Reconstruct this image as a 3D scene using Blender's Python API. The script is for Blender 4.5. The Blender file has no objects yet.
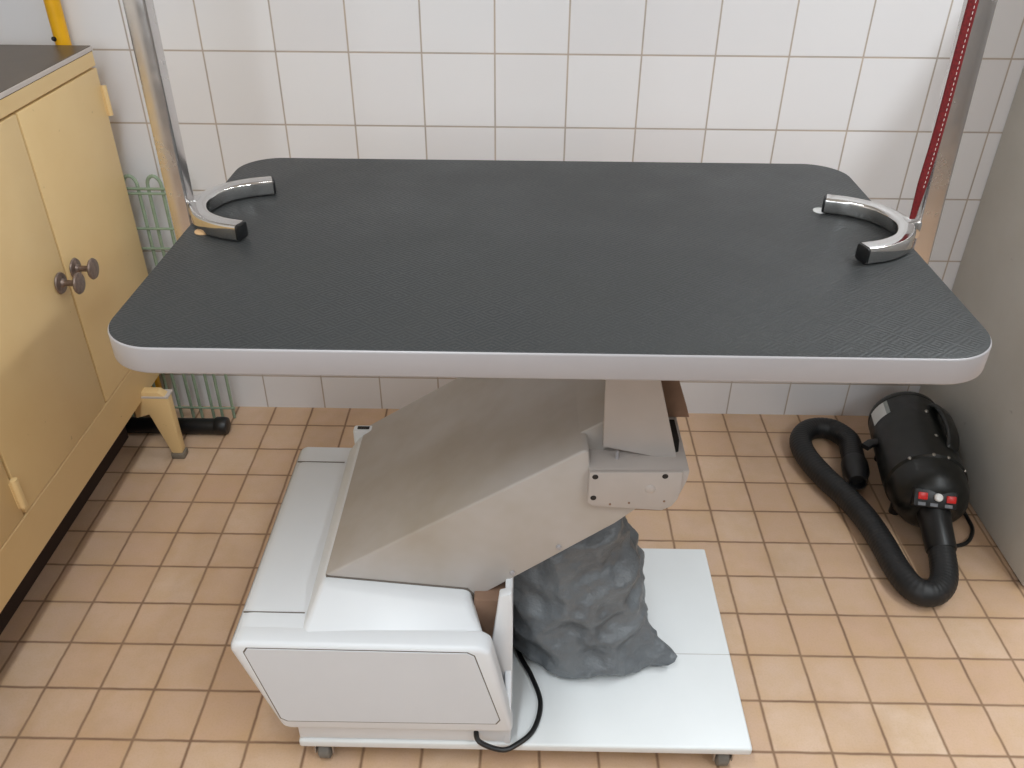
import bpy, bmesh, math, random
from mathutils import Vector, Matrix, noise

random.seed(7)
scene = bpy.context.scene
COL = scene.collection

# ------------------------------------------------------------------ helpers
def lin(c):
    r = []
    for v in c[:3]:
        v = v / 255.0
        r.append(v / 12.92 if v <= 0.04045 else ((v + 0.055) / 1.055) ** 2.4)
    return (*r, 1.0)


class G:
    """small node-graph writer"""
    def __init__(self, name):
        self.m = bpy.data.materials.new(name)
        self.m.use_nodes = True
        self.nt = self.m.node_tree
        self.nt.nodes.clear()
        self.out = self.nt.nodes.new('ShaderNodeOutputMaterial')
        self.b = self.nt.nodes.new('ShaderNodeBsdfPrincipled')
        self.nt.links.new(self.b.outputs[0], self.out.inputs[0])

    def put(self, sock, v):
        if hasattr(v, 'is_output'):
            self.nt.links.new(v, sock)
        else:
            sock.default_value = v

    def set(self, **kw):
        for k, v in kw.items():
            self.put(self.b.inputs[k.replace('_', ' ')], v)

    def math(self, op, a, b=0.0, c=0.0, clamp=False):
        n = self.nt.nodes.new('ShaderNodeMath')
        n.operation = op
        n.use_clamp = clamp
        for i, v in enumerate((a, b, c)):
            self.put(n.inputs[i], v)
        return n.outputs[0]

    def mix(self, f, a, b):
        n = self.nt.nodes.new('ShaderNodeMix')
        n.data_type = 'RGBA'
        self.put(n.inputs[0], f)
        self.put(n.inputs[6], a)
        self.put(n.inputs[7], b)
        return n.outputs[2]

    def coord(self):
        n = self.nt.nodes.new('ShaderNodeTexCoord')
        return n.outputs['Object']

    def xyz(self, v):
        n = self.nt.nodes.new('ShaderNodeSeparateXYZ')
        self.nt.links.new(v, n.inputs[0])
        return n.outputs

    def comb(self, x, y, z):
        n = self.nt.nodes.new('ShaderNodeCombineXYZ')
        for i, v in enumerate((x, y, z)):
            self.put(n.inputs[i], v)
        return n.outputs[0]

    def noise(self, vec, scale, detail=3.0, rough=0.5):
        n = self.nt.nodes.new('ShaderNodeTexNoise')
        self.nt.links.new(vec, n.inputs['Vector'])
        n.inputs['Scale'].default_value = scale
        n.inputs['Detail'].default_value = detail
        n.inputs['Roughness'].default_value = rough
        return n.outputs['Fac']

    def white(self, vec):
        n = self.nt.nodes.new('ShaderNodeTexWhiteNoise')
        self.nt.links.new(vec, n.inputs['Vector'])
        return n.outputs['Value']

    def remap(self, v, a, b, c, d, smooth=False):
        n = self.nt.nodes.new('ShaderNodeMapRange')
        n.clamp = True
        if smooth:
            n.interpolation_type = 'SMOOTHSTEP'
        self.put(n.inputs[0], v)
        for i, x in enumerate((a, b, c, d)):
            n.inputs[1 + i].default_value = x
        return n.outputs[0]

    def bump(self, h, strength=0.3, dist=0.002):
        n = self.nt.nodes.new('ShaderNodeBump')
        n.inputs['Strength'].default_value = strength
        n.inputs['Distance'].default_value = dist
        self.put(n.inputs['Height'], h)
        self.nt.links.new(n.outputs[0], self.b.inputs['Normal'])

    def linegap(self, v, off, pitch, half, soft):
        """1 on the tile, 0 in the joint"""
        u = self.math('DIVIDE', self.math('SUBTRACT', v, off), pitch)
        f = self.math('FRACT', u)
        d = self.math('MULTIPLY', self.math('MINIMUM', f, self.math('SUBTRACT', 1.0, f)), pitch)
        return self.remap(d, half - soft, half + soft, 0.0, 1.0), self.math('FLOOR', u)


def plain(name, rgb, rough=0.5, metal=0.0, var=0.0, scale=20.0, rvar=0.0, bump=0.0, bscale=200.0, spec=0.5, rgb2=None, stretch=None):
    g = G(name)
    v = g.coord()
    if stretch:
        x = g.xyz(v)
        v = g.comb(g.math('MULTIPLY', x[0], stretch[0]), g.math('MULTIPLY', x[1], stretch[1]), g.math('MULTIPLY', x[2], stretch[2]))
    c = lin(rgb)
    if var or rgb2:
        n = g.noise(v, scale, 4.0, 0.6)
        f = g.remap(n, 0.3, 0.7, 0.0, 1.0)
        c2 = lin(rgb2) if rgb2 else (*[k * (1 - var) for k in c[:3]], 1)
        g.set(Base_Color=g.mix(f, c, c2))
    else:
        g.set(Base_Color=c)
    if rvar:
        g.set(Roughness=g.remap(g.noise(v, scale * 2.3), 0.3, 0.7, max(0.02, rough - rvar), rough + rvar))
    else:
        g.set(Roughness=rough)
    g.set(Metallic=metal, Specular_IOR_Level=spec)
    if bump:
        g.bump(g.noise(v, bscale, 2.0), bump, 0.001)
    return g.m


# ------------------------------------------------------------------ materials
def mat_wall_tile():
    g = G('white_wall_tiles')
    x = g.xyz(g.coord())
    vx, ix = g.linegap(x[0], 0.0, 0.15, 0.0017, 0.0008)
    vz, iz = g.linegap(x[2], 0.142, 0.15, 0.0017, 0.0008)
    low = g.math('LESS_THAN', x[2], 0.125)
    vz = g.math('MAXIMUM', vz, low)
    d = g.math('ABSOLUTE', g.math('SUBTRACT', x[2], 0.0975))
    vz = g.math('MULTIPLY', vz, g.remap(d, 0.001, 0.0026, 0.0, 1.0))
    m = g.math('MULTIPLY', vx, vz)
    r = g.white(g.comb(ix, iz, 3.0))
    tile = g.mix(r, lin((231, 230, 232)), lin((225, 223, 225)))
    n = g.noise(g.coord(), 9.0)
    grout = g.mix(g.remap(n, 0.35, 0.65, 0, 1), lin((170, 160, 152)), lin((188, 172, 158)))
    g.set(Base_Color=g.mix(m, grout, tile), Roughness=g.remap(m, 0, 1, 0.85, 0.22))
    und = g.noise(g.coord(), 14.0, 1.0)
    g.bump(g.math('ADD', m, g.math('MULTIPLY', und, 0.5)), 0.25, 0.0015)
    return g.m


def mat_floor_tile():
    g = G('terracotta_floor_tiles')
    v = g.coord()
    x = g.xyz(v)
    # slight waviness of the joints
    w = g.noise(v, 30.0, 2.0)
    dx = g.math('MULTIPLY', g.math('SUBTRACT', w, 0.5), 0.0025)
    vx, ix = g.linegap(g.math('ADD', x[0], dx), 0.0212, 0.0974, 0.0023, 0.0015)
    vy, iy = g.linegap(g.math('ADD', x[1], dx), 0.0202, 0.0994, 0.0023, 0.0015)
    m = g.math('MULTIPLY', vx, vy)
    r = g.white(g.comb(ix, iy, 1.0))
    r2 = g.white(g.comb(ix, iy, 8.0))
    a = g.mix(r, lin((206, 174, 148)), lin((218, 190, 165)))
    a = g.mix(g.math('MULTIPLY', r2, 0.5), a, lin((203, 162, 132)))
    ex, _ = g.linegap(x[0], 0.0212, 0.0974, 0.011, 0.014)
    ey, _ = g.linegap(x[1], 0.0202, 0.0994, 0.011, 0.014)
    edge = g.math('MULTIPLY', g.math('SUBTRACT', 1.0, g.math('MULTIPLY', ex, ey)), g.remap(g.noise(v, 11.0, 3.0), 0.35, 0.65, 0.05, 0.75))
    a = g.mix(edge, a, lin((200, 163, 126)))
    n = g.noise(v, 22.0, 4.0, 0.6)
    a = g.mix(g.math('MULTIPLY', g.remap(n, 0.38, 0.7, 0, 1), 0.5), a, lin((202, 168, 128)))
    n2 = g.noise(v, 7.0, 3.0, 0.6)
    a = g.mix(g.math('MULTIPLY', g.remap(n2, 0.5, 0.75, 0, 1), 0.25), a, lin((168, 134, 104)))
    n3 = g.noise(v, 300.0, 2.0)
    a = g.mix(g.math('MULTIPLY', g.remap(n3, 0.45, 0.75, 0, 1), 0.12), a, lin((150, 110, 80)))
    grout = g.mix(g.remap(g.noise(v, 12.0), 0.35, 0.65, 0, 1), lin((150, 120, 94)), lin((132, 102, 80)))
    g.set(Base_Color=g.mix(m, grout, a), Roughness=g.remap(m, 0, 1, 0.9, 0.42))
    g.bump(g.math('ADD', m, g.math('MULTIPLY', n3, 0.12)), 0.35, 0.0015)
    return g.m


def mat_mat():
    g = G('black_ribbed_rubber')
    v = g.coord()
    x = g.xyz(v)
    # short diagonal ribs in alternating patches
    a = g.math('ADD', g.math('MULTIPLY', x[0], 0.8), x[1])
    b = g.math('SUBTRACT', g.math('MULTIPLY', x[0], 0.8), x[1])
    s1 = g.math('SINE', g.math('MULTIPLY', a, 900.0))
    s2 = g.math('SINE', g.math('MULTIPLY', b, 900.0))
    ch = g.math('GREATER_THAN', g.math('MULTIPLY', g.math('SINE', g.math('MULTIPLY', x[0], 160.0)), g.math('SINE', g.math('MULTIPLY', x[1], 160.0))), 0.0)
    rib = g.math('ADD', g.math('MULTIPLY', s1, ch), g.math('MULTIPLY', s2, g.math('SUBTRACT', 1.0, ch)))
    n = g.noise(v, 6.0, 4.0, 0.6)
    n2 = g.noise(v, 500.0, 2.0)
    c = g.mix(g.remap(n, 0.3, 0.7, 0, 1), lin((46, 48, 49)), lin((53, 54, 54)))
    c = g.mix(g.math('MULTIPLY', g.remap(n2, 0.5, 0.8, 0, 1), 0.4), c, lin((86, 86, 84)))
    g.set(Base_Color=c, Roughness=g.remap(n, 0.3, 0.7, 0.42, 0.56), Specular_IOR_Level=0.4)
    g.bump(g.math('ADD', g.math('MULTIPLY', rib, 0.5), n2), 0.35, 0.0008)
    return g.m


def mat_arm():
    g = G('beige_grey_enamel_worn')
    v = g.coord()
    n = g.noise(v, 4.5, 4.0, 0.6)
    c = g.mix(g.remap(n, 0.35, 0.7, 0, 1), lin((184, 179, 176)), lin((166, 156, 144)))
    # small rust-brown spot
    x = g.xyz(v)
    d = g.math('SQRT', g.math('ADD', g.math('POWER', g.math('MULTIPLY', g.math('SUBTRACT', x[0], 0.458), 1.0), 2.0), g.math('POWER', g.math('SUBTRACT', x[1], -0.595), 2.0)))
    d = g.math('ADD', d, g.math('MULTIPLY', g.math('SUBTRACT', g.noise(v, 90.0), 0.5), 0.012))
    c = g.mix(g.remap(d, 0.004, 0.012, 0.7, 0.0), c, lin((118, 78, 58)))
    g.set(Base_Color=c, Roughness=g.remap(g.noise(v, 9.0), 0.3, 0.7, 0.32, 0.46), Metallic=0.0)
    g.bump(g.noise(v, 160.0, 2.0), 0.06, 0.001)
    return g.m


def mat_yellow():
    g = G('yellow_cabinet_paint')
    v = g.coord()
    n = g.noise(v, 3.0, 4.0, 0.6)
    c = g.mix(g.remap(n, 0.3, 0.7, 0, 1), lin((231, 201, 148)), lin((224, 190, 134)))
    n2 = g.noise(v, 55.0, 2.0)
    c = g.mix(g.remap(n2, 0.76, 0.80, 0, 0.3), c, lin((120, 82, 48)))
    g.set(Base_Color=c, Roughness=0.42)
    g.bump(g.noise(v, 40.0, 2.0), 0.06, 0.001)
    return g.m


def mat_panel():
    g = G('scuffed_grey_panel')
    v = g.coord()
    n = g.noise(v, 5.0, 4.0, 0.6)
    c = g.mix(g.remap(n, 0.3, 0.7, 0, 1), lin((186, 182, 175)), lin((176, 171, 162)))
    x = g.xyz(v)
    vv = g.comb(x[0], g.math('MULTIPLY', x[1], 0.6), x[2])
    n2 = g.noise(vv, 34.0, 3.0)
    c = g.mix(g.remap(n2, 0.71, 0.76, 0, 0.5), c, lin((110, 104, 96)))
    g.set(Base_Color=c, Roughness=0.45)
    return g.m


def mat_plastic_bag():
    g = G('grey_plastic_film')
    v = g.coord()
    n = g.noise(v, 14.0, 4.0, 0.6)
    c = g.mix(g.remap(n, 0.3, 0.7, 0, 1), lin((114, 119, 123)), lin((94, 98, 102)))
    g.set(Base_Color=c, Roughness=0.36)
    g.bump(g.math('ADD', g.noise(v, 28.0, 4.0, 0.6), g.math('MULTIPLY', g.noise(v, 85.0, 3.0, 0.6), 0.35)), 0.5, 0.01)
    return g.m


def mat_leash():
    g = G('red_woven_webbing')
    v = g.coord()
    n = g.noise(v, 400.0, 2.0)
    g.set(Base_Color=g.mix(g.remap(n, 0.3, 0.7, 0, 1), lin((128, 20, 26)), lin((92, 10, 16))), Roughness=0.7)
    g.bump(n, 0.4, 0.001)
    return g.m


def mat_hose():
    g = G('black_ribbed_hose_rubber')
    g.set(Base_Color=lin((24, 24, 25)), Roughness=0.5)
    return g.m


M = dict(
    wall=mat_wall_tile(), floor=mat_floor_tile(), mat=mat_mat(), arm=mat_arm(), yellow=mat_yellow(), panel=mat_panel(),
    bag=mat_plastic_bag(), leash=mat_leash(), hose=mat_hose(),
    paint=plain('matt_white_paint', (232, 229, 224), 0.8, var=0.03, scale=3),
    paint_grey=plain('matt_grey_paint', (150, 150, 150), 0.8, var=0.05, scale=3),
    rim=plain('pale_grey_edge_band', (164, 160, 162), 0.35, var=0.05, scale=8),
    enamel=plain('white_enamel', (224, 227, 231), 0.4, var=0.02, scale=6, rvar=0.04),
    enamel_panel=plain('pale_grey_cover_sheet', (214, 218, 224), 0.38, var=0.03, scale=10),
    base=plain('white_plate_enamel', (226, 229, 230), 0.35, var=0.03, scale=8, bump=0.03, bscale=90),
    seam=plain('dark_seam', (112, 104, 96), 0.8, var=0.2, scale=60),
    faint=plain('faint_seam', (196, 194, 192), 0.6, var=0.1, scale=60),
    bracket=plain('greige_steel', (180, 172, 167), 0.42, var=0.08, scale=12, rvar=0.05),
    brown=plain('brown_shaded_steel', (142, 112, 92), 0.6, var=0.3, scale=14),  # shade inside bracket and housing painted as brown
    dark=plain('dark_hole', (30, 26, 24), 0.7, var=0.2, scale=80),
    chrome=plain('polished_chrome', (216, 214, 212), 0.11, 1.0, var=0.12, scale=14, rvar=0.05),
    satin=plain('satin_aluminium', (214, 210, 208), 0.24, 1.0, var=0.1, scale=14, rvar=0.06),
    steel=plain('dull_steel', (170, 164, 156), 0.35, 1.0, var=0.15, scale=60),
    knob=plain('tarnished_knob_metal', (150, 132, 122), 0.38, 0.75, var=0.4, scale=120),
    blackplastic=plain('black_plastic', (22, 22, 23), 0.4, var=0.2, scale=60),
    dryer=plain('black_dryer_shell', (17, 19, 17), 0.36, var=0.25, scale=18, rvar=0.08, bump=0.05, bscale=500),
    worktop=plain('dark_laminate', (92, 76, 58), 0.36, rgb2=(76, 62, 46), scale=6),
    wedge=plain('pale_laminate_edge', (206, 196, 190), 0.5, var=0.08, scale=20),
    pipe=plain('yellow_pipe_paint', (240, 178, 20), 0.4, var=0.12, scale=30),
    green=plain('green_coated_wire', (146, 164, 140), 0.5, var=0.25, scale=40),
    wheel=plain('grey_rubber_wheel', (120, 116, 110), 0.6, var=0.2, scale=60),
    castermetal=plain('caster_steel', (178, 168, 158), 0.4, 0.6, var=0.2, scale=60),
    white=plain('white_plastic', (238, 238, 236), 0.35, var=0.04, scale=80),
    sticker=plain('white_paper_sticker', (214, 216, 216), 0.6, var=0.05, scale=80),
    stickergrey=plain('grey_sticker_band', (150, 156, 154), 0.6, var=0.1, scale=80),
    red=plain('red_switch_plastic', (214, 34, 28), 0.35, var=0.15, scale=150),
    greymark=plain('grey_print', (120, 122, 128), 0.5, var=0.2, scale=150),
    tan=plain('tan_rubber_pad', (206, 168, 124), 0.6, var=0.1, scale=60),
    foot=plain('grey_leg_foot', (128, 118, 104), 0.6, var=0.2, scale=60),
)


class MB:
    """collects shapes into one bmesh"""
    def __init__(self):
        self.bm = bmesh.new()

    def absorb(self, t, mi=0):
        for f in t.faces:
            f.material_index = mi
        me = bpy.data.meshes.new('tmp')
        t.to_mesh(me)
        t.free()
        self.bm.from_mesh(me)
        bpy.data.meshes.remove(me)
        return self

    def box(self, lo, hi, bev=0.0, seg=2, mi=0, mat=None):
        t = bmesh.new()
        bmesh.ops.create_cube(t, size=1.0)
        for v in t.verts:
            v.co = Vector([lo[i] + (v.co[i] + 0.5) * (hi[i] - lo[i]) for i in range(3)])
        if bev:
            bmesh.ops.bevel(t, geom=t.edges[:], offset=bev, segments=seg, profile=0.5, affect='EDGES')
        if mat:
            t.transform(mat)
        return self.absorb(t, mi)

    def hexa(self, bot, top, bev=0.0, seg=3, mi=0):
        """convex block between two equal-length vertex loops"""
        t = bmesh.new()
        a = [t.verts.new(p) for p in bot]
        b = [t.verts.new(p) for p in top]
        n = len(a)
        t.faces.new(a[::-1])
        t.faces.new(b)
        for i in range(n):
            t.faces.new((a[i], a[(i + 1) % n], b[(i + 1) % n], b[i]))
        bmesh.ops.recalc_face_normals(t, faces=t.faces[:])
        if bev:
            bmesh.ops.bevel(t, geom=t.edges[:], offset=bev, segments=seg, profile=0.5, affect='EDGES')
        return self.absorb(t, mi)

    def prism(self, pts, a, b, axis='y', bev=0.0, seg=2, mi=0):
        def P(u, v, w):
            return (u, w, v) if axis == 'y' else ((w, u, v) if axis == 'x' else (u, v, w))
        return self.hexa([P(u, v, a) for u, v in pts], [P(u, v, b) for u, v in pts], bev, seg, mi)

    def lathe(self, prof, origin, axis=(0, 0, 1), n=24, mi=0):
        """prof: list of (radius, height)"""
        t = bmesh.new()
        ax = Vector(axis).normalized()
        q = Vector((0, 0, 1)).rotation_difference(ax).to_matrix()
        o = Vector(origin)
        rings = []
        for r, h in prof:
            if r < 1e-6:
                rings.append([t.verts.new(o + q @ Vector((0, 0, h)))])
            else:
                rings.append([t.verts.new(o + q @ Vector((r * math.cos(2 * math.pi * k / n), r * math.sin(2 * math.pi * k / n), h))) for k in range(n)])
        for A, B in zip(rings, rings[1:]):
            for k in range(n):
                k2 = (k + 1) % n
                if len(A) == 1 and len(B) == 1:
                    continue
                if len(A) == 1:
                    t.faces.new((A[0], B[k], B[k2]))
                elif len(B) == 1:
                    t.faces.new((A[k], A[k2], B[0]))
                else:
                    t.faces.new((A[k], A[k2], B[k2], B[k]))
        if len(rings[0]) > 1:
            t.faces.new(rings[0][::-1])
        if len(rings[-1]) > 1:
            t.faces.new(rings[-1])
        bmesh.ops.recalc_face_normals(t, faces=t.faces[:])
        return self.absorb(t, mi)

    def tube(self, path, prof, up=(0, 0, 1), mi=0, scale=None):
        """sweep profile [(u,v)] along path; v follows `up`"""
        t = bmesh.new()
        P = [Vector(p) for p in path]
        U = Vector(up)
        rings = []
        for i, p in enumerate(P):
            d = (P[min(i + 1, len(P) - 1)] - P[max(i - 1, 0)]).normalized()
            s = d.cross(U)
            if s.length < 1e-4:
                s = d.cross(Vector((1, 0, 0)))
            s.normalize()
            u = s.cross(d).normalized()
            k = scale[i] if scale else 1.0
            rings.append([t.verts.new(p + s * a * k + u * b * k) for a, b in prof])
        n = len(prof)
        for A, B in zip(rings, rings[1:]):
            for k in range(n):
                t.faces.new((A[k], A[(k + 1) % n], B[(k + 1) % n], B[k]))
        t.faces.new(rings[0][::-1])
        t.faces.new(rings[-1])
        bmesh.ops.recalc_face_normals(t, faces=t.faces[:])
        return self.absorb(t, mi)

    def build(self, name, mats, parent=None, origin=None, angle=35, label=None):
        me = bpy.data.meshes.new(name)
        self.bm.normal_update()
        self.bm.to_mesh(me)
        self.bm.free()
        for p in me.polygons:
            p.use_smooth = True
        me.set_sharp_from_angle(angle=math.radians(angle))
        for m in (mats if isinstance(mats, (list, tuple)) else [mats]):
            me.materials.append(m)
        o = bpy.data.objects.new(name, me)
        COL.objects.link(o)
        if parent:
            o.parent = parent
            # meshes are written in world space: cancel the chain of parent offsets
            q, off = parent, Vector()
            while q is not None:
                off += q.location
                q = q.parent
            o.location = (0, 0, 0)
            me.transform(Matrix.Translation(-off))
        elif origin:
            me.transform(Matrix.Translation(-Vector(origin)))
            o.location = origin
        if label:
            o['label'] = label
        return o


def circ(r, n=12):
    return [(r * math.cos(2 * math.pi * k / n), r * math.sin(2 * math.pi * k / n)) for k in range(n)]


def rrect(w, h, r, n=4):
    out = []
    for cx, cy, a0 in ((w / 2 - r, h / 2 - r, 0), (-w / 2 + r, h / 2 - r, 90), (-w / 2 + r, -h / 2 + r, 180), (w / 2 - r, -h / 2 + r, 270)):
        for k in range(n + 1):
            a = math.radians(a0 + 90 * k / n)
            out.append((cx + r * math.cos(a), cy + r * math.sin(a)))
    return out


def spline(pts, per=10):
    P = [Vector(p) for p in pts]
    P = [2 * P[0] - P[1]] + P + [2 * P[-1] - P[-2]]
    out = []
    for i in range(1, len(P) - 2):
        for k in range(per):
            t = k / per
            a, b, c, d = P[i - 1:i + 3]
            out.append(0.5 * ((2 * b) + (c - a) * t + (2 * a - 5 * b + 4 * c - d) * t * t + (3 * b - a - 3 * c + d) * t ** 3))
    out.append(P[-2])
    return out


def even(path, step):
    out = [path[0]]
    acc = 0.0
    for a, b in zip(path, path[1:]):
        L = (b - a).length
        while acc + L >= step:
            k = (step - acc) / L
            a = a.lerp(b, k)
            out.append(a)
            L = (b - a).length
            acc = 0.0
        acc += L
    out.append(path[-1])
    return out


def thing(name, label, cat, loc, group=None):
    o = bpy.data.objects.new(name, None)
    o.empty_display_size = 0.05
    COL.objects.link(o)
    o.location = loc
    tag(o, label, cat, group)
    return o


def tag(o, label, cat, group=None):
    o['label'] = label
    o['category'] = cat
    if group:
        o['group'] = group
    return o


def struct(mb, name, mat):
    o = mb.build(name, mat)
    o['kind'] = 'structure'
    return o


# ------------------------------------------------------------------ the room
XL, XR, YF, ZC = -0.78, 3.0, -3.3, 2.34
struct(MB().box((XL - .1, YF - .1, -.1), (XR + .1, .1, 0)), 'floor', M['floor'])
struct(MB().box((XL - .1, 0, 0), (XR + .1, .1, ZC)), 'wall_back', M['wall'])
struct(MB().box((XL - .1, YF, 0), (XL, 0, ZC)), 'wall_left', M['paint'])
struct(MB().box((XR, YF, 0), (XR + .1, 0, ZC)), 'wall_right', M['paint_grey'])
struct(MB().box((XL - .1, YF - .1, 0), (XR + .1, YF, ZC)), 'wall_front', M['paint_grey'])
struct(MB().box((XL - .1, YF - .1, ZC), (XR + .1, .1, ZC + .1)), 'ceiling', M['paint'])

# grey upright panel on the right
sp = thing('side_panel', 'plain grey upright panel with scuff marks, right of the black dryer', 'panel', (1.70, -.31, 0))
MB().box((1.677, -.603, .012), (1.717, -.002, 1.32), .003).build('board', M['panel'], sp)
for y in (-.57, -.05):
    MB().box((1.686, y - .02, 0), (1.710, y + .02, .0125), .002).build('foot', M['blackplastic'], sp)

# yellow pipe in the corner
pp = thing('pipe', 'yellow painted pipe running up the white tiles behind the cabinet', 'pipe', (-.269, -.03, 0))
MB().lathe([(.0150, 0), (.0150, ZC)], (-.269, -.03, 0), n=20).build('tube', M['pipe'], pp)
cl = MB().lathe([(.019, 0), (.019, .018)], (-.269, -.03, .875), n=20).box((-.277, -.03, .876), (-.261, 0, .892), .001)
MB().lathe([(.0, .0), (.005, .0), (.004, .005), (0, .006)], (-.277, -.043, .921), (-.35, -1, .3), n=10).build('screw', M['blackplastic'], pp)
cl.build('pipe_clip', M['blackplastic'], pp)

# ------------------------------------------------------------------ grooming table
T = thing('grooming_table', 'white electric grooming table with black top, slanted lift arm and wheeled base', 'table', (.69, -.78, 0))
TX0, TX1, TY0, TY1, TZ, TH = .194, 1.191, -1.047, -.425, .815, .034


def rounded_slab(x0, x1, y0, y1, z0, z1, r, bev):
    n = 14
    pts = []
    for cx, cy, a0 in ((x1 - r, y1 - r, 0), (x0 + r, y1 - r, 90), (x0 + r, y0 + r, 180), (x1 - r, y0 + r, 270)):
        for k in range(n + 1):
            a = math.radians(a0 + 90 * k / n)
            pts.append((cx + r * math.cos(a), cy + r * math.sin(a)))
    t = bmesh.new()
    a = [t.verts.new((x, y, z0)) for x, y in pts]
    b = [t.verts.new((x, y, z1)) for x, y in pts]
    N = len(pts)
    lo = t.faces.new(a[::-1])
    hi = t.faces.new(b)
    for i in range(N):
        t.faces.new((a[i], a[(i + 1) % N], b[(i + 1) % N], b[i]))
    bmesh.ops.recalc_face_normals(t, faces=t.faces[:])
    ed = set(lo.edges) | set(hi.edges)
    bmesh.ops.bevel(t, geom=list(ed), offset=bev, segments=3, profile=0.5, affect='EDGES')
    return t


top = MB().absorb(rounded_slab(TX0, TX1, TY0, TY1, TZ - TH, TZ - .0008, .066, .0025)).build('tabletop', M['rim'], T)
MB().absorb(rounded_slab(TX0 + .0016, TX1 - .0016, TY0 + .0020, TY1 - .0016, TZ - .003, TZ, .064, .0008)).build('rubber_mat', M['mat'], top)

# base plate on castors
bp = MB().box((.317, -1.013, .048), (1.04, -.565, .065), .004, 3).build('base_plate', M['base'], T)
sm = MB().box((.66, -.8295, .0646), (1.0385, -.828, .0653))
sm.build('seam', M['faint'], bp)


def caster(x, y):
    mb = MB().box((x - .016, y - .018, .0415), (x + .016, y + .018, .0482), .002)
    for s in (-1, 1):
        mb.box((x + s * .0145 - .0015, y - .014, .018), (x + s * .0145 + .0015, y + .014, .043), .001)
    c = mb.build('caster', M['castermetal'], T)
    w = MB().lathe([(.0, -.0115), (.014, -.0115), (.0195, -.008), (.0195, .008), (.014, .0115), (0, .0115)], (x, y, .0195), (1, 0, 0), n=24)
    w.build('wheel', M['wheel'], c)


for x in (.352, 1.0):
    for y in (-.99, -.6):
        caster(x, y)

# motor housing
hs = MB()
Y0, Y1 = -1.022, -.556
hs.prism([(.312, .1076), (.2996, .1127), (.2486, .290), (.2507, .3003), (.262, .3063), (.612, .3033), (.626, .294), (.660, .1076)], Y0 - .0003, -.984, 'y', .008, 3)
hs.prism([(.312, .108), (.300, .113), (.249, .290), (.251, .300), (.262, .306), (.596, .303), (.596, .108)], Y0, Y1, 'y', .008, 3)
hs.box((.318, -1.009, .0648), (.656, Y1 + .004, .13), .004, 2)
hs.hexa([(.346, -1.012, .297), (.628, -1.016, .286), (.594, -.925, .288), (.590, -.562, .286), (.340, -.562, .297)],
        [(.370, -.936, .344), (.590, -.952, .321), (.587, -.890, .3213), (.587, -.566, .3213), (.370, -.566, .344)], .009, 4)
# joints across the ledge at the left
hs.box((.2555, -.9635, .3045), (.347, -.9622, .3067), mi=1)
hs.box((.2555, -.6066, .3045), (.342, -.6054, .3067), mi=1)
hob = hs.build('motor_housing', [M['enamel'], M['seam']], T, angle=40)
pan = [(.276, .2965), (.592, .2945), (.602, .288), (.638, .142), (.632, .132), (.312, .130), (.302, .137), (.270, .287)]
cx_, cz_ = .455, .212
pan2 = [(cx_ + (x - cx_) * 1.010, cz_ + (z - cz_) * 1.022) for x, z in pan]
MB().prism(pan2, Y0 - .0004, Y0 + .002, 'y').build('panel_gap', M['seam'], hob)
MB().prism(pan, Y0 - .0012, Y0 + .002, 'y', .0005, 1).build('front_panel', M['enamel_panel'], hob)
# right-hand side wall of the housing, open behind the hood
sw = MB().prism([(-1.012, .0655), (-.562, .0655), (-.562, .345), (-.953, .345), (-.960, .20), (-1.002, .14)], .645, .656, 'x', .003, 2)
sw.prism([(.637, .352), (.655, .359), (.657, .30), (.657, .10), (.630, .10), (.624, .235)], -.968, -.952, 'y', .002, 2)
sw.build('side_wall', M['enamel'], hob)
MB().box((.598, -.943, .13), (.6445, -.57, .318), .002).build('inner_plate', M['brown'], hob)
# back corner block with a dark slot
MB().box((.356, -.576, .29), (.43, -.556, .356), .005, 3).build('corner_block', M['enamel'], hob)
MB().prism([(.364, .3565), (.386, .3565), (.374, .354)], -.571, -.562, 'y').build('slot', M['dark'], hob)

# lift arm: a bent sheet-steel cover
AY0, AY1 = -.925, -.55
arm = MB()
armp = [(.3735, .345), (.748, .5885), (.756, .588), (.762, .540), (.842, .500), (.800, .458), (.590, .294), (.555, .268), (.3735, .268)]
arm.prism(armp, AY0, AY1, 'y', .004, 3)
arm.prism([(.740, .583), (.748, .5885), (.800, .624), (.800, .570), (.762, .550)], -.885, AY1, 'y', .002, 1)
ao = arm.build('lift_arm', M['arm'], T)
gk = MB().hexa([(.376, -.9262, .338), (.602, -.9262, .306), (.602, -.915, .306), (.376, -.915, .338)],
               [(.376, -.9262, .3462), (.588, -.9262, .3240), (.588, -.915, .3240), (.376, -.915, .3462)])
gk.build('joint_strip', M['seam'], ao)
for x, z in ((.722, .412), (.655, .358)):
    MB().lathe([(.0, .003), (.003, .0025), (.0042, .0), (.0042, -.002)], (x, AY0 - .0005, z), (0, -1, 0), n=14).build('screw', M['rim'], ao)

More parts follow.
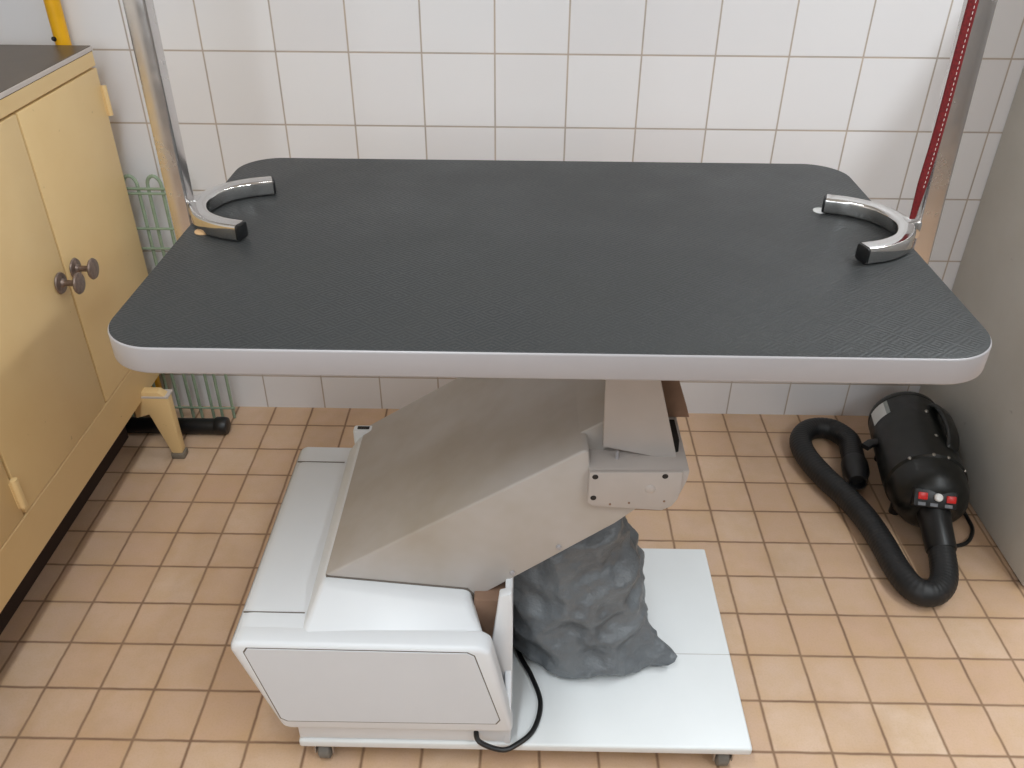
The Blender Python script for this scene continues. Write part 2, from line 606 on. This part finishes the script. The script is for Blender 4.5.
# pivot block at the upper end of the arm
pv = MB()
pvp = [(.757, .508), (.764, .500), (.862, .494), (.875, .502), (.884, .516), (.892, .542), (.894, .561), (.757, .561)]
pv.prism(pvp, -.930, -.575, 'y', .003, 2)
pvo = pv.build('pivot_block', M['bracket'], T)
cvp = [(.758, .507), (.765, .501), (.861, .495), (.874, .503), (.881, .516), (.884, .535), (.883, .563), (.758, .560)]
cv = MB().prism(cvp, -.936, -.930, 'y', .001, 2).build('cover_plate', M['bracket'], pvo)
for x, z in ((.766, .553), (.7655, .516), (.860, .556)):
    MB().lathe([(.0, .0006), (.0036, .0006), (.0042, 0), (.0042, -.003)], (x, -.9362, z), (0, -1, 0), n=14).build('bolt_hole', M['dark'], cv)
for x, z in ((.789, .505), (.815, .508), (.863, .512)):
    MB().lathe([(.0, .0006), (.0014, .0006), (.0018, 0), (.0018, -.003)], (x, -.9362, z), (0, -1, 0), n=10).build('pin_hole', M['brown'], cv)
MB().lathe([(.0, .0016), (.0045, .0016), (.0065, .0006), (.0075, 0), (.0075, -.002)], (.842, -.9362, .533), (0, -1, 0), n=20).build('round_plug', M['bracket'], cv)
MB().lathe([(.0, .009), (.007, .009), (.009, .007), (.0095, 0)], (.817, -.880, .560), (0, 0, 1), n=18).build('pivot_bolt', M['brown'], pvo)

# upright bracket between pivot and table top
br = MB()
fp = [(.777, .576), (.840, .562), (.882, .553), (.846, .685), (.823, TZ - TH), (.771, TZ - TH), (.774, .685)]
br.prism(fp, -.899, -.893, 'y', .001, 1)
bro = br.build('support_bracket', M['bracket'], T)
bp2 = [(.800, .561), (.912, .561), (.906, .580), (.889, .628), (.862, .70), (.850, TZ - TH), (.800, TZ - TH)]
MB().prism(bp2, -.806, -.800, 'y', .001, 1).build('rear_gusset', M['brown'], bro)
MB().box((.795, -.893, .575), (.801, -.806, TZ - TH), .001, 1).build('web', M['brown'], bro)
MB().box((.72, -.98, TZ - TH - .005), (1.0, -.55, TZ - TH + .001), .001, 1).build('mounting_plate', M['bracket'], bro)
MB().prism([(.874, -.892), (.884, -.888), (.889, -.862), (.889, -.812), (.872, -.812)], .5600, .5614, 'z').build('slot', M['dark'], pvo)
MB().lathe([(.0, .014), (.002, .014), (.0025, 0)], (.797, -.905, .560), (0, 0, 1), n=10).build('pin', M['rim'], pvo)

# power cord
cp = spline([(.60, -1.0, .092), (.606, -1.022, .086), (.640, -1.026, .071), (.664, -1.016, .069), (.692, -.988, .0695), (.7035, -.937, .0695), (.688, -.883, .0695), (.666, -.834, .0695), (.664, -.78, .0695), (.668, -.72, .08), (.664, -.68, .12)], 8)
MB().tube(cp, circ(.0042, 10)).build('power_cord', M['blackplastic'], T)

# ------------------------------------------------------------------ grooming posts with their horseshoe clamps
def groom_post(px, py, sx, cy, xe, label, padmat, pads, lean=0.0):
    """sx=+1: clamp opens towards +x"""
    t = thing('grooming_post', label, 'post', (px, py, TZ - .07), 'grooming posts at the table ends')
    po = MB().tube([(px + lean * (z - TZ), py, z) for z in (TZ - .07, TZ + .1, 1.3, 1.62)], rrect(.029, .029, .0035, 3), up=(0, 1, 0))
    po.build('post', M['satin'], t, angle=50)
    z = TZ + .0128
    pts = []
    for dx, dy in ((0, -.086), (.035, -.073), (.066, -.046), (.081, 0), (.066, .046), (.035, .073), (0, .086)):
        pts.append((xe - sx * dx, cy + dy, z))
    path = spline(pts, 8)
    b = MB().tube(path, rrect(.024, .023, .004, 3))
    bo = b.build('clamp_bracket', M['chrome'], t, angle=50)
    for a, c in ((path[0], path[1]), (path[-1], path[-2])):
        d = (a - c).normalized()
        MB().tube([a - d * .001, a + d * .0025, a + d * .0035], rrect(.0225, .0215, .004, 3), scale=(1, 1, .8)).build('end_cap', M['blackplastic'], bo, label='black square end cap')
    # fixing lug between post and bracket
    ax = xe - sx * .081
    lo, hi = sorted((ax, px - sx * -.013))
    MB().box((lo, cy - .012, TZ + .0008), (hi, cy + .012, TZ + .026), .004, 2).build('lug', M['chrome'], bo)
    # pads between bracket and mat
    for qx, qy, rr in pads:
        MB().lathe([(.0, .0), (rr, .0), (rr, .0012), (rr * .6, .0022), (0, .0022)], (qx, qy, TZ), n=18).build('pad', padmat, bo)
    # screw clamp under the table edge
    lo, hi = sorted((px, px + sx * .075))
    MB().box((lo, py - .012, TZ - .066), (hi, py + .012, TZ - .058), .002, 1).lathe(
        [(.004, -.0), (.004, .018), (.011, .018), (.011, .0215)], (px + sx * .055, py, TZ - .058), n=16).build('screw_clamp', M['steel'], t)
    return t


groom_post(.1755, -.678, 1, -.676, .283, 'chrome grooming post with horseshoe bracket at the left end of the table', M['tan'], [(.222, -.737, .012)])
groom_post(1.2195, -.712, -1, -.723, 1.104, 'chrome grooming post with horseshoe bracket at the right end, behind the red leash', M['white'], [(1.100, -.634, .0105), (1.118, -.800, .009)], -.035)

# red leash hanging along the right post
LP = spline([(1.199, -.730, 1.50), (1.190, -.745, 1.40), (1.183, -.750, 1.25), (1.1825, -.750, 1.12), (1.1845, -.750, .98), (1.183, -.750, .90), (1.1835, -.747, .851)], 10)
Lsc = []
for i, p in enumerate(LP):
    Lsc.append(1.0 if p.z > .90 else .62 + .38 * max(0, (p.z - .851) / .049))
ls = MB().tube(LP, rrect(.0125, .0055, .0022, 2), up=(0, -1, 0), scale=Lsc).build('leash', M['leash'], None, origin=(1.1835, -.747, .851))
tag(ls, 'red webbing leash with white stitching hanging in front of the right chrome post', 'leash')
st = MB()
EP = even(LP, .0062)
for a, b in zip(EP, EP[1:]):
    if a.z < .90 or a.z > 1.49:
        continue
    d = (b - a).normalized()
    c = (a + b) / 2 + Vector((.0016, -.0024, 0))
    st.tube([c - d * .0016, c + d * .0016], rrect(.0012, .001, .0004, 1), up=(0, -1, 0))
st.build('stitching', M['white'], ls, label='white dashed stitching')

# ------------------------------------------------------------------ grey plastic bag on the base plate
def bag():
    t = bmesh.new()
    NA, NZ = 120, 64
    # (z, cx, cy, rx, ry, tip)
    K = [(.0665, .786, -.782, .085, .080, .1), (.074, .784, -.784, .108, .100, .7), (.086, .778, -.782, .116, .104, .9), (.12, .770, -.776, .114, .106, .4), (.17, .766, -.776, .112, .102, .1),
         (.23, .764, -.778, .104, .09, .0), (.29, .758, -.782, .094, .072, .0), (.335, .764, -.784, .066, .05, .0), (.362, .772, -.784, .036, .03, 0.), (.372, .772, -.784, .012, .012, 0.)]

    def at(z):
        for a, b in zip(K, K[1:]):
            if z <= b[0]:
                k = (z - a[0]) / (b[0] - a[0])
                return [a[i] + (b[i] - a[i]) * k for i in range(1, 6)]
        return list(K[-1][1:])
    zs = []
    for a, b in zip(K, K[1:]):
        nn = max(2, int((b[0] - a[0]) / .0055))
        zs += [a[0] + (b[0] - a[0]) * i / nn for i in range(nn)]
    zs.append(K[-1][0])
    rings = []
    ta = math.atan2(-.082, .146)
    for z in zs:
        cx, cy, rx, ry, tip = at(z)
        ring = []
        for k in range(NA):
            a = 2 * math.pi * k / NA
            d = (a - ta + math.pi) % (2 * math.pi) - math.pi
            e = 2.5
            c, s = math.cos(a), math.sin(a)
            m = (abs(c) ** e + abs(s) ** e) ** (-1 / e)
            r = m * (1 + tip * .43 * math.exp(-(d / .20) ** 2) + tip * .06 * math.exp(-(d / .5) ** 2))
            p = Vector((cx + rx * r * c, cy + ry * r * s, z))
            # creases
            q = Vector((p.x * 9 + p.z * 6, p.y * 9 - p.z * 4, p.z * 11 - p.x * 7))
            q2 = Vector((p.x * 1.0 + p.z * .6, p.y * 1.0 - p.z * .3, p.z * 1.2 - p.x * .55))
            v1 = noise.voronoi(q2 * 15)[0]
            v2 = noise.voronoi(q2 * 34 + Vector((3, 1, 7)))[0]
            v3 = noise.voronoi(q2 * 70 + Vector((1, 9, 4)))[0]
            h = .034 * (v1[0] - .42) + .010 * (v2[0] - .42) + .003 * (v3[0] - .42) + .010 * noise.noise(q)
            if z < .075:
                h *= (z - .0665) / .0085
            out = Vector((c, s, .25)).normalized()
            p += out * h
            # folds that run towards the pulled corner
            if tip > 0:
                p += Vector((0, 0, 1)) * (.006 * tip * math.sin(d * 26) * math.exp(-(d / .7) ** 2))
            p.z = max(p.z, .0662)
            ring.append(t.verts.new(p))
        rings.append(ring)
    for A, B in zip(rings, rings[1:]):
        for k in range(NA):
            t.faces.new((A[k], A[(k + 1) % NA], B[(k + 1) % NA], B[k]))
    t.faces.new(rings[0][::-1])
    t.faces.new(rings[-1])
    bmesh.ops.recalc_face_normals(t, faces=t.faces[:])
    return t


bg = MB().absorb(bag()).build('plastic_bag', M['bag'], None, origin=(.78, -.77, .065), angle=70)
tag(bg, 'crumpled grey plastic bag slumped on the table base under the lift arm', 'bag')

# ------------------------------------------------------------------ pet dryer
D = thing('pet_dryer', 'black pet blow dryer with coiled hose lying by the grey panel', 'dryer', (1.56, -.30, 0))
A0, A1 = Vector((1.590, -.122, .088)), Vector((1.536, -.458, .088))
ax = (A1 - A0)
LEN = ax.length
axn = ax.normalized()
side = axn.cross(Vector((0, 0, 1))).normalized()      # points to the left in the picture
upv = side.cross(axn).normalized()
if side.x > 0:
    side = -side


def dp(u, a, r):
    """point on the dryer: distance along the axis, angle from the top towards the left, radius"""
    return A0 + axn * u + upv * (r * math.cos(a)) + side * (r * math.sin(a))


bod = MB().lathe([(.0, .0), (.060, .0), (.074, .004), (.079, .012), (.0805, .02), (.0805, .026), (.079, .028), (.0805, .031), (.083, .12), (.085, .22), (.084, .262), (.080, .268), (.078, .30), (.070, .325), (.056, .340), (.040, .348), (.0, .350)], A0, axn, n=48)
bo = bod.build('body', M['dryer'], D, angle=30)
for u in (.07, .26):
    for s in (-1, 1):
        c = A0 + axn * u + side * (s * .045) - upv * .066
        MB().lathe([(.012, -(c.z)), (.012, .0)], c, (0, 0, 1), n=14).build('foot', M['blackplastic'], D)
# carrying handle on the upper right
ha = -.55
hp = spline([dp(.060, ha, .078), dp(.068, ha, .088), dp(.095, ha, .097), (dp(.14, ha, .100)), dp(.185, ha, .097), dp(.212, ha, .088), dp(.220, ha, .078)], 8)
hd = MB().tube(hp, rrect(.030, .013, .005, 3), up=dp(0, ha, 1) - A0).build('handle', M['dryer'], D)
for u in (.095, .19):
    MB().lathe([(.0, .003), (.0035, .0025), (.005, 0), (.005, -.004)], dp(u, ha + .36, .083), (dp(u, ha + .36, 1) - dp(u, ha + .36, 0)), n=12).build('screw', M['steel'], bo)
for u, a in ((.262, .65), (.262, .06), (.262, -.32), (.262, -.95)):
    MB().lathe([(.0, .002), (.003, .0018), (.0042, 0), (.0042, -.004)], dp(u, a, .083), (dp(u, a, 1) - dp(u, a, 0)), n=12).build('screw', M['steel'], bo)


# sticker wrapped on the shell
def wrap(u0, u1, a0, a1, r, mat, name):
    t = bmesh.new()
    n = 8
    g = []
    for i in range(2):
        g.append([[t.verts.new(dp(u0 + (u1 - u0) * i, a0 + (a1 - a0) * k / n, rr)) for k in range(n + 1)] for rr in (r, r + .0008)])
    for k in range(n):
        t.faces.new((g[0][1][k], g[0][1][k + 1], g[1][1][k + 1], g[1][1][k]))
        t.faces.new((g[0][0][k], g[1][0][k], g[1][0][k + 1], g[0][0][k + 1]))
        for i in (0, 1):
            t.faces.new((g[i][0][k], g[i][0][k + 1], g[i][1][k + 1], g[i][1][k]))
    for k in (0, n):
        t.faces.new((g[0][0][k], g[0][1][k], g[1][1][k], g[1][0][k]))
    bmesh.ops.recalc_face_normals(t, faces=t.faces[:])
    return MB().absorb(t).build(name, mat, bo)


wrap(.034, .082, .84, 1.36, .0824, M['sticker'], 'sticker')
wrap(.034, .082, .74, .855, .0824, M['stickergrey'], 'sticker_band')

# switch panel on the sloping front
pn = (axn * .80 + upv * .60).normalized()
pc = dp(.348, 0, .031) + side * .008
Rm = Matrix((side * -1, (pn.cross(-side)), pn)).transposed().to_4x4()
Rm.translation = pc
swp = MB().box((-.043, -.019, -.02), (.043, .019, .006), .004, 2, mat=Rm).build('switch_panel', M['blackplastic'], bo)


def on_panel(name, mat, x, y, shape):
    mb = MB()
    t = Rm @ Matrix.Translation((x, y, .006))
    if shape == 'rock':
        mb.box((-.0095, -.0075, -.003), (.0095, .0075, .003), .002, 2, mat=t)
    elif shape == 'dial':
        o = t.translation
        mb.lathe([(.0, .008), (.006, .008), (.0082, .006), (.0085, 0)], o, pn, n=18)
    else:
        mb.box((-.0075, -.0035, -.001), (.0075, .0035, .0006), .0003, 1, mat=t)
    return mb.build(name, mat, swp)


on_panel('switch_button', M['red'], -.026, .004, 'rock')
on_panel('switch_button', M['red'], .030, .002, 'rock')
on_panel('dial', M['white'], .004, .004, 'dial')
for x in (-.027, -.003, .026):
    on_panel('printed_mark', M['greymark'], x, -.0125, 'mark')

# hose: corrugated tube that starts at the front and loops on the floor
hpts = [dp(.325, 0, .0) + Vector((0, 0, -.004)), Vector((1.536, -.455, .075)), Vector((1.534, -.496, .062)), Vector((1.526, -.560, .043)), Vector((1.513, -.606, .032)), Vector((1.488, -.635, .0285)), Vector((1.461, -.641, .0285)), Vector((1.441, -.621, .0285)), Vector((1.431, -.575, .0285)), Vector((1.427, -.510, .0285)), Vector((1.418, -.434, .0285)),
        Vector((1.398, -.362, .0285)), Vector((1.368, -.290, .0285)), Vector((1.346, -.210, .0285)), Vector((1.350, -.145, .0285)), Vector((1.385, -.102, .0285)), Vector((1.435, -.100, .0285)), Vector((1.464, -.145, .030)), Vector((1.457, -.20, .032)), Vector((1.447, -.25, .034))]
HP = even(spline(hpts, 14), .0021)
hsc = [1.0 + .012 * math.sin(i * 2 * math.pi / 4) for i in range(len(HP))]
MB().tube(HP, circ(.0262, 18), scale=hsc).build('hose', M['hose'], D, angle=80, label='black ribbed hose')
MB().lathe([(.0, .0), (.034, .0), (.034, .02), (.031, .05), (.030, .100), (.0285, .104), (.0, .104)], HP[1], (HP[40] - HP[1]), n=24).build('hose_collar', M['blackplastic'], D)
nd = (HP[-1] - HP[-6]).normalized()
nz = MB().lathe([(.0, .0), (.029, .0), (.030, .006), (.030, .040), (.025, .055), (.021, .072), (.0205, .078), (.017, .078), (.017, .06), (.0, .06)], HP[-1] - nd * .01, nd, n=24).build('nozzle', M['blackplastic'], D)
# small lever clip on the left of the shell
MB().tube([dp(.135, 1.45, .078), dp(.14, 1.5, .098), dp(.155, 1.52, .112)], rrect(.020, .012, .003, 2)).build('clip', M['blackplastic'], D)
# mains cord by the panel
MB().tube(spline([dp(.30, -1.5, .062), (1.640, -.370, .03), (1.657, -.394, .006), (1.652, -.433, .0055), (1.626, -.470, .0055), (1.592, -.484, .0055), (1.555, -.482, .0055), (1.54, -.45, .0055), (1.57, -.38, .0055)], 8), circ(.0042, 10)).build('power_cord', M['blackplastic'], D)

# ------------------------------------------------------------------ yellow cabinet
CX, CYF, CYN = -.19, -.078, -1.40
C = thing('cabinet', 'yellow painted base cabinet with dark top and round metal knobs, left of the grooming table', 'cabinet', (-.45, -.7, 0))
MB().box((XL + .01, CYN, .192), (CX - .016, CYF, .90), .003).build('carcass', M['yellow'], C)
ct = MB().box((XL + .01, CYN - .004, .900), (CX - .001, CYF + .002, .9168), .0015, 1).build('countertop', M['worktop'], C)
MB().box((CX - .0012, CYN - .004, .9080), (CX + .0008, CYF + .002, .9160), .0005, 1).build('edge_strip', M['wedge'], ct)
MB().box((CX - .0165, CYN, .879), (CX, CYF, .9075), .002, 1).build('top_rail', M['yellow'], C)
# bottom rail leans inwards
MB().prism([(CX - .07, .166), (CX - .021, .166), (CX - .0005, .282), (CX - .06, .282)], CYN, CYF, 'y', .002, 1).build('bottom_rail', M['yellow'], C)
doors = [(-.396, CYF, -1), (-.735, -.399, 1), (-1.06, -.739, -1), (CYN, -1.063, 1)]
for y0, y1, hs_ in doors:
    d = MB().box((CX - .0165, y0 + .0012, .285), (CX + .0005, y1 - .0012, .8758), .0022, 2).build('door', M['yellow'], C)
    ky = y0 + .030 if hs_ < 0 else y1 - .028
    kz = .574
    kb = MB().lathe([(.0, .0), (.0185, .0), (.0205, .0015), (.019, .004), (.009, .006), (.0058, .010), (.0058, .024), (.009, .029), (.019, .033), (.0205, .0355), (.019, .038), (.009, .040), (.0, .0405)], (CX + .0005, ky, kz), (1, 0, 0), n=28)
    kb.build('knob', M['knob'], d)
    hy = y1 + .0 if hs_ < 0 else y0 - .001
    for hz in (.303, .780):
        hb = MB().lathe([(.0, .0), (.0055, .001), (.0058, .003), (.0058, .058), (.0055, .060), (.0, .061)], (CX + .004, hy, hz), n=14)
        hb.box((CX - .004, hy - .008, hz + .003), (CX + .0015, hy + .008, hz + .058), .0005, 1)
        hb.build('hinge', M['yellow'], d)
bb = plain('dark_shade_board', (58, 42, 30), 0.8, var=0.3, scale=12)
MB().box((XL + .012, CYN + .002, .180), (CX - .075, CYF - .002, .1925), .001, 1).build('shade_board', bb, C)  # unseen dark board added to cut bounce light below the carcass
MB().box((XL + .03, CYN + .01, .0), (CX - .122, -.14, .1805), .002, 1).build('shade_block', plain('dark_shade_brown', (50, 31, 22), 0.7, var=0.3, scale=12), C)  # added dark block that deepens the floor shade under the cabinet
for y in (-.21, -1.27):
    for x in (CX, -.62):
        s = 1
        lp = [(x - .045, .192), (x - .045, .118), (x - .012, .128), (x + .018, .016), (x + .043, .016), (x + .042, .176), (x + .02, .192)]
        l = MB()
        l.prism(lp, y - .012, y + .012, 'y', .003, 2)
        lo = l.build('leg', M['yellow'], C)
        MB().box((x + .014, y - .015, 0), (x + .047, y + .015, .0165), .004, 2).build('leg_foot', M['foot'], lo)
        MB().box((x - .04, y - .013, .175), (x + .0425, y + .02, .181), .001, 1).build('leg_plate', M['wedge'], lo)

# ------------------------------------------------------------------ green wire panel behind the cabinet
wp = MB()
WY, WR = -.055, .0040
c8 = circ(WR, 8)
xs = []
x = -.072
while x > -.60:
    xs.append((x - .030, x))
    x -= .0525
for a, b in xs:
    m, r = (a + b) / 2, (b - a) / 2
    path = [(a, WY, .004), (a, WY, .62)] + [(m - r * math.cos(math.pi * k / 10), WY, .622 + r * 1.5 * math.sin(math.pi * k / 10)) for k in range(1, 10)] + [(b, WY, .62), (b, WY, .004)]
    wp.tube(path, c8, up=(0, 1, 0))
z = .617
zz = [.617, .606, .524, .476, .40, .32, .24, .15, .036]
for z in zz:
    wp.tube([(-.605, WY - .004, z), (-.064, WY - .004, z)], circ(.0030, 8), up=(0, 1, 0))
wo = wp.build('wire_panel', M['green'], None, origin=(-.33, WY, 0))
tag(wo, 'green wire mesh panel with looped top edge standing against the tiles behind the cabinet', 'wire panel')

# black tube on the floor
bt = thing('black_tube', 'short black tube lying on the floor behind the cabinet leg', 'tube', (-.19, -.114, 0))
MB().lathe([(.0, .0), (.019, .0), (.020, .002), (.020, .24), (.0, .24)], (-.335, -.116, .0205), (1, 0, 0), n=24).build('sleeve', M['blackplastic'], bt)
MB().lathe([(.0, .0), (.0205, .0), (.0225, .004), (.0225, .024), (.020, .030), (.013, .033), (.0, .034)], (-.098, -.116, .0227), (1, 0, 0), n=24).build('end_cap', M['blackplastic'], bt)

# ------------------------------------------------------------------ light
def area(name, loc, sx, sy, power, color=(1, 1, 1)):
    l = bpy.data.lights.new(name, 'AREA')
    l.shape = 'RECTANGLE'
    l.size, l.size_y = sx, sy
    l.energy = power
    l.color = color
    o = bpy.data.objects.new(name, l)
    o.location = loc
    COL.objects.link(o)
    return o


area('ceiling_tube_or_fill_light', (2.06, -.78, 2.2), .12, 1.2, 25, (.90, .965, 1.0))
area('ceiling_tube_or_fill_light', (2.06, -2.4, 2.2), .12, 1.2, 23, (.90, .965, 1.0))  # added fill lamp that lengthens the right-hand row and brightens the low wall
area('ceiling_tube_or_fill_light', (.34, -1.7, 2.2), .12, 1.2, 23, (.90, .965, 1.0))
fill = area('front_fill_light', (.05, YF + .03, 1.45), .9, .9, 13, (.88, .95, 1.0))  # added fill light at the front wall, brightens front-facing surfaces
fill.rotation_euler = (math.radians(90), 0, 0)
w = bpy.data.worlds.new('world')
w.use_nodes = True
w.node_tree.nodes['Background'].inputs[0].default_value = (.8, .85, .9, 1)
w.node_tree.nodes['Background'].inputs[1].default_value = .05
scene.world = w

# ------------------------------------------------------------------ camera
cam = bpy.data.cameras.new('camera')
cam.sensor_width = 36.0
cam.lens = 857.4654 / 1024 * 36.0
cam.clip_start = .02
co = bpy.data.objects.new('camera', cam)
COL.objects.link(co)
p, y, r = -.5836, -.0135, .0071
cy_, sy_, cp_, sp_ = math.cos(y), math.sin(y), math.cos(p), math.sin(p)
fw = Vector((sy_ * cp_, cy_ * cp_, sp_))
rt = Vector((cy_, -sy_, 0))
up = rt.cross(fw)
rt2 = rt * math.cos(r) + up * math.sin(r)
up2 = up * math.cos(r) - rt * math.sin(r)
mx = Matrix((rt2, up2, -fw)).transposed().to_4x4()
mx.translation = Vector((.6648, -1.8346, 1.2949))
co.matrix_world = mx
scene.camera = co

vs = scene.view_settings
vs.view_transform = 'Standard'
vs.look = 'None'
vs.exposure = -0.10
vs.gamma = 1.0
vs.use_curve_mapping = False
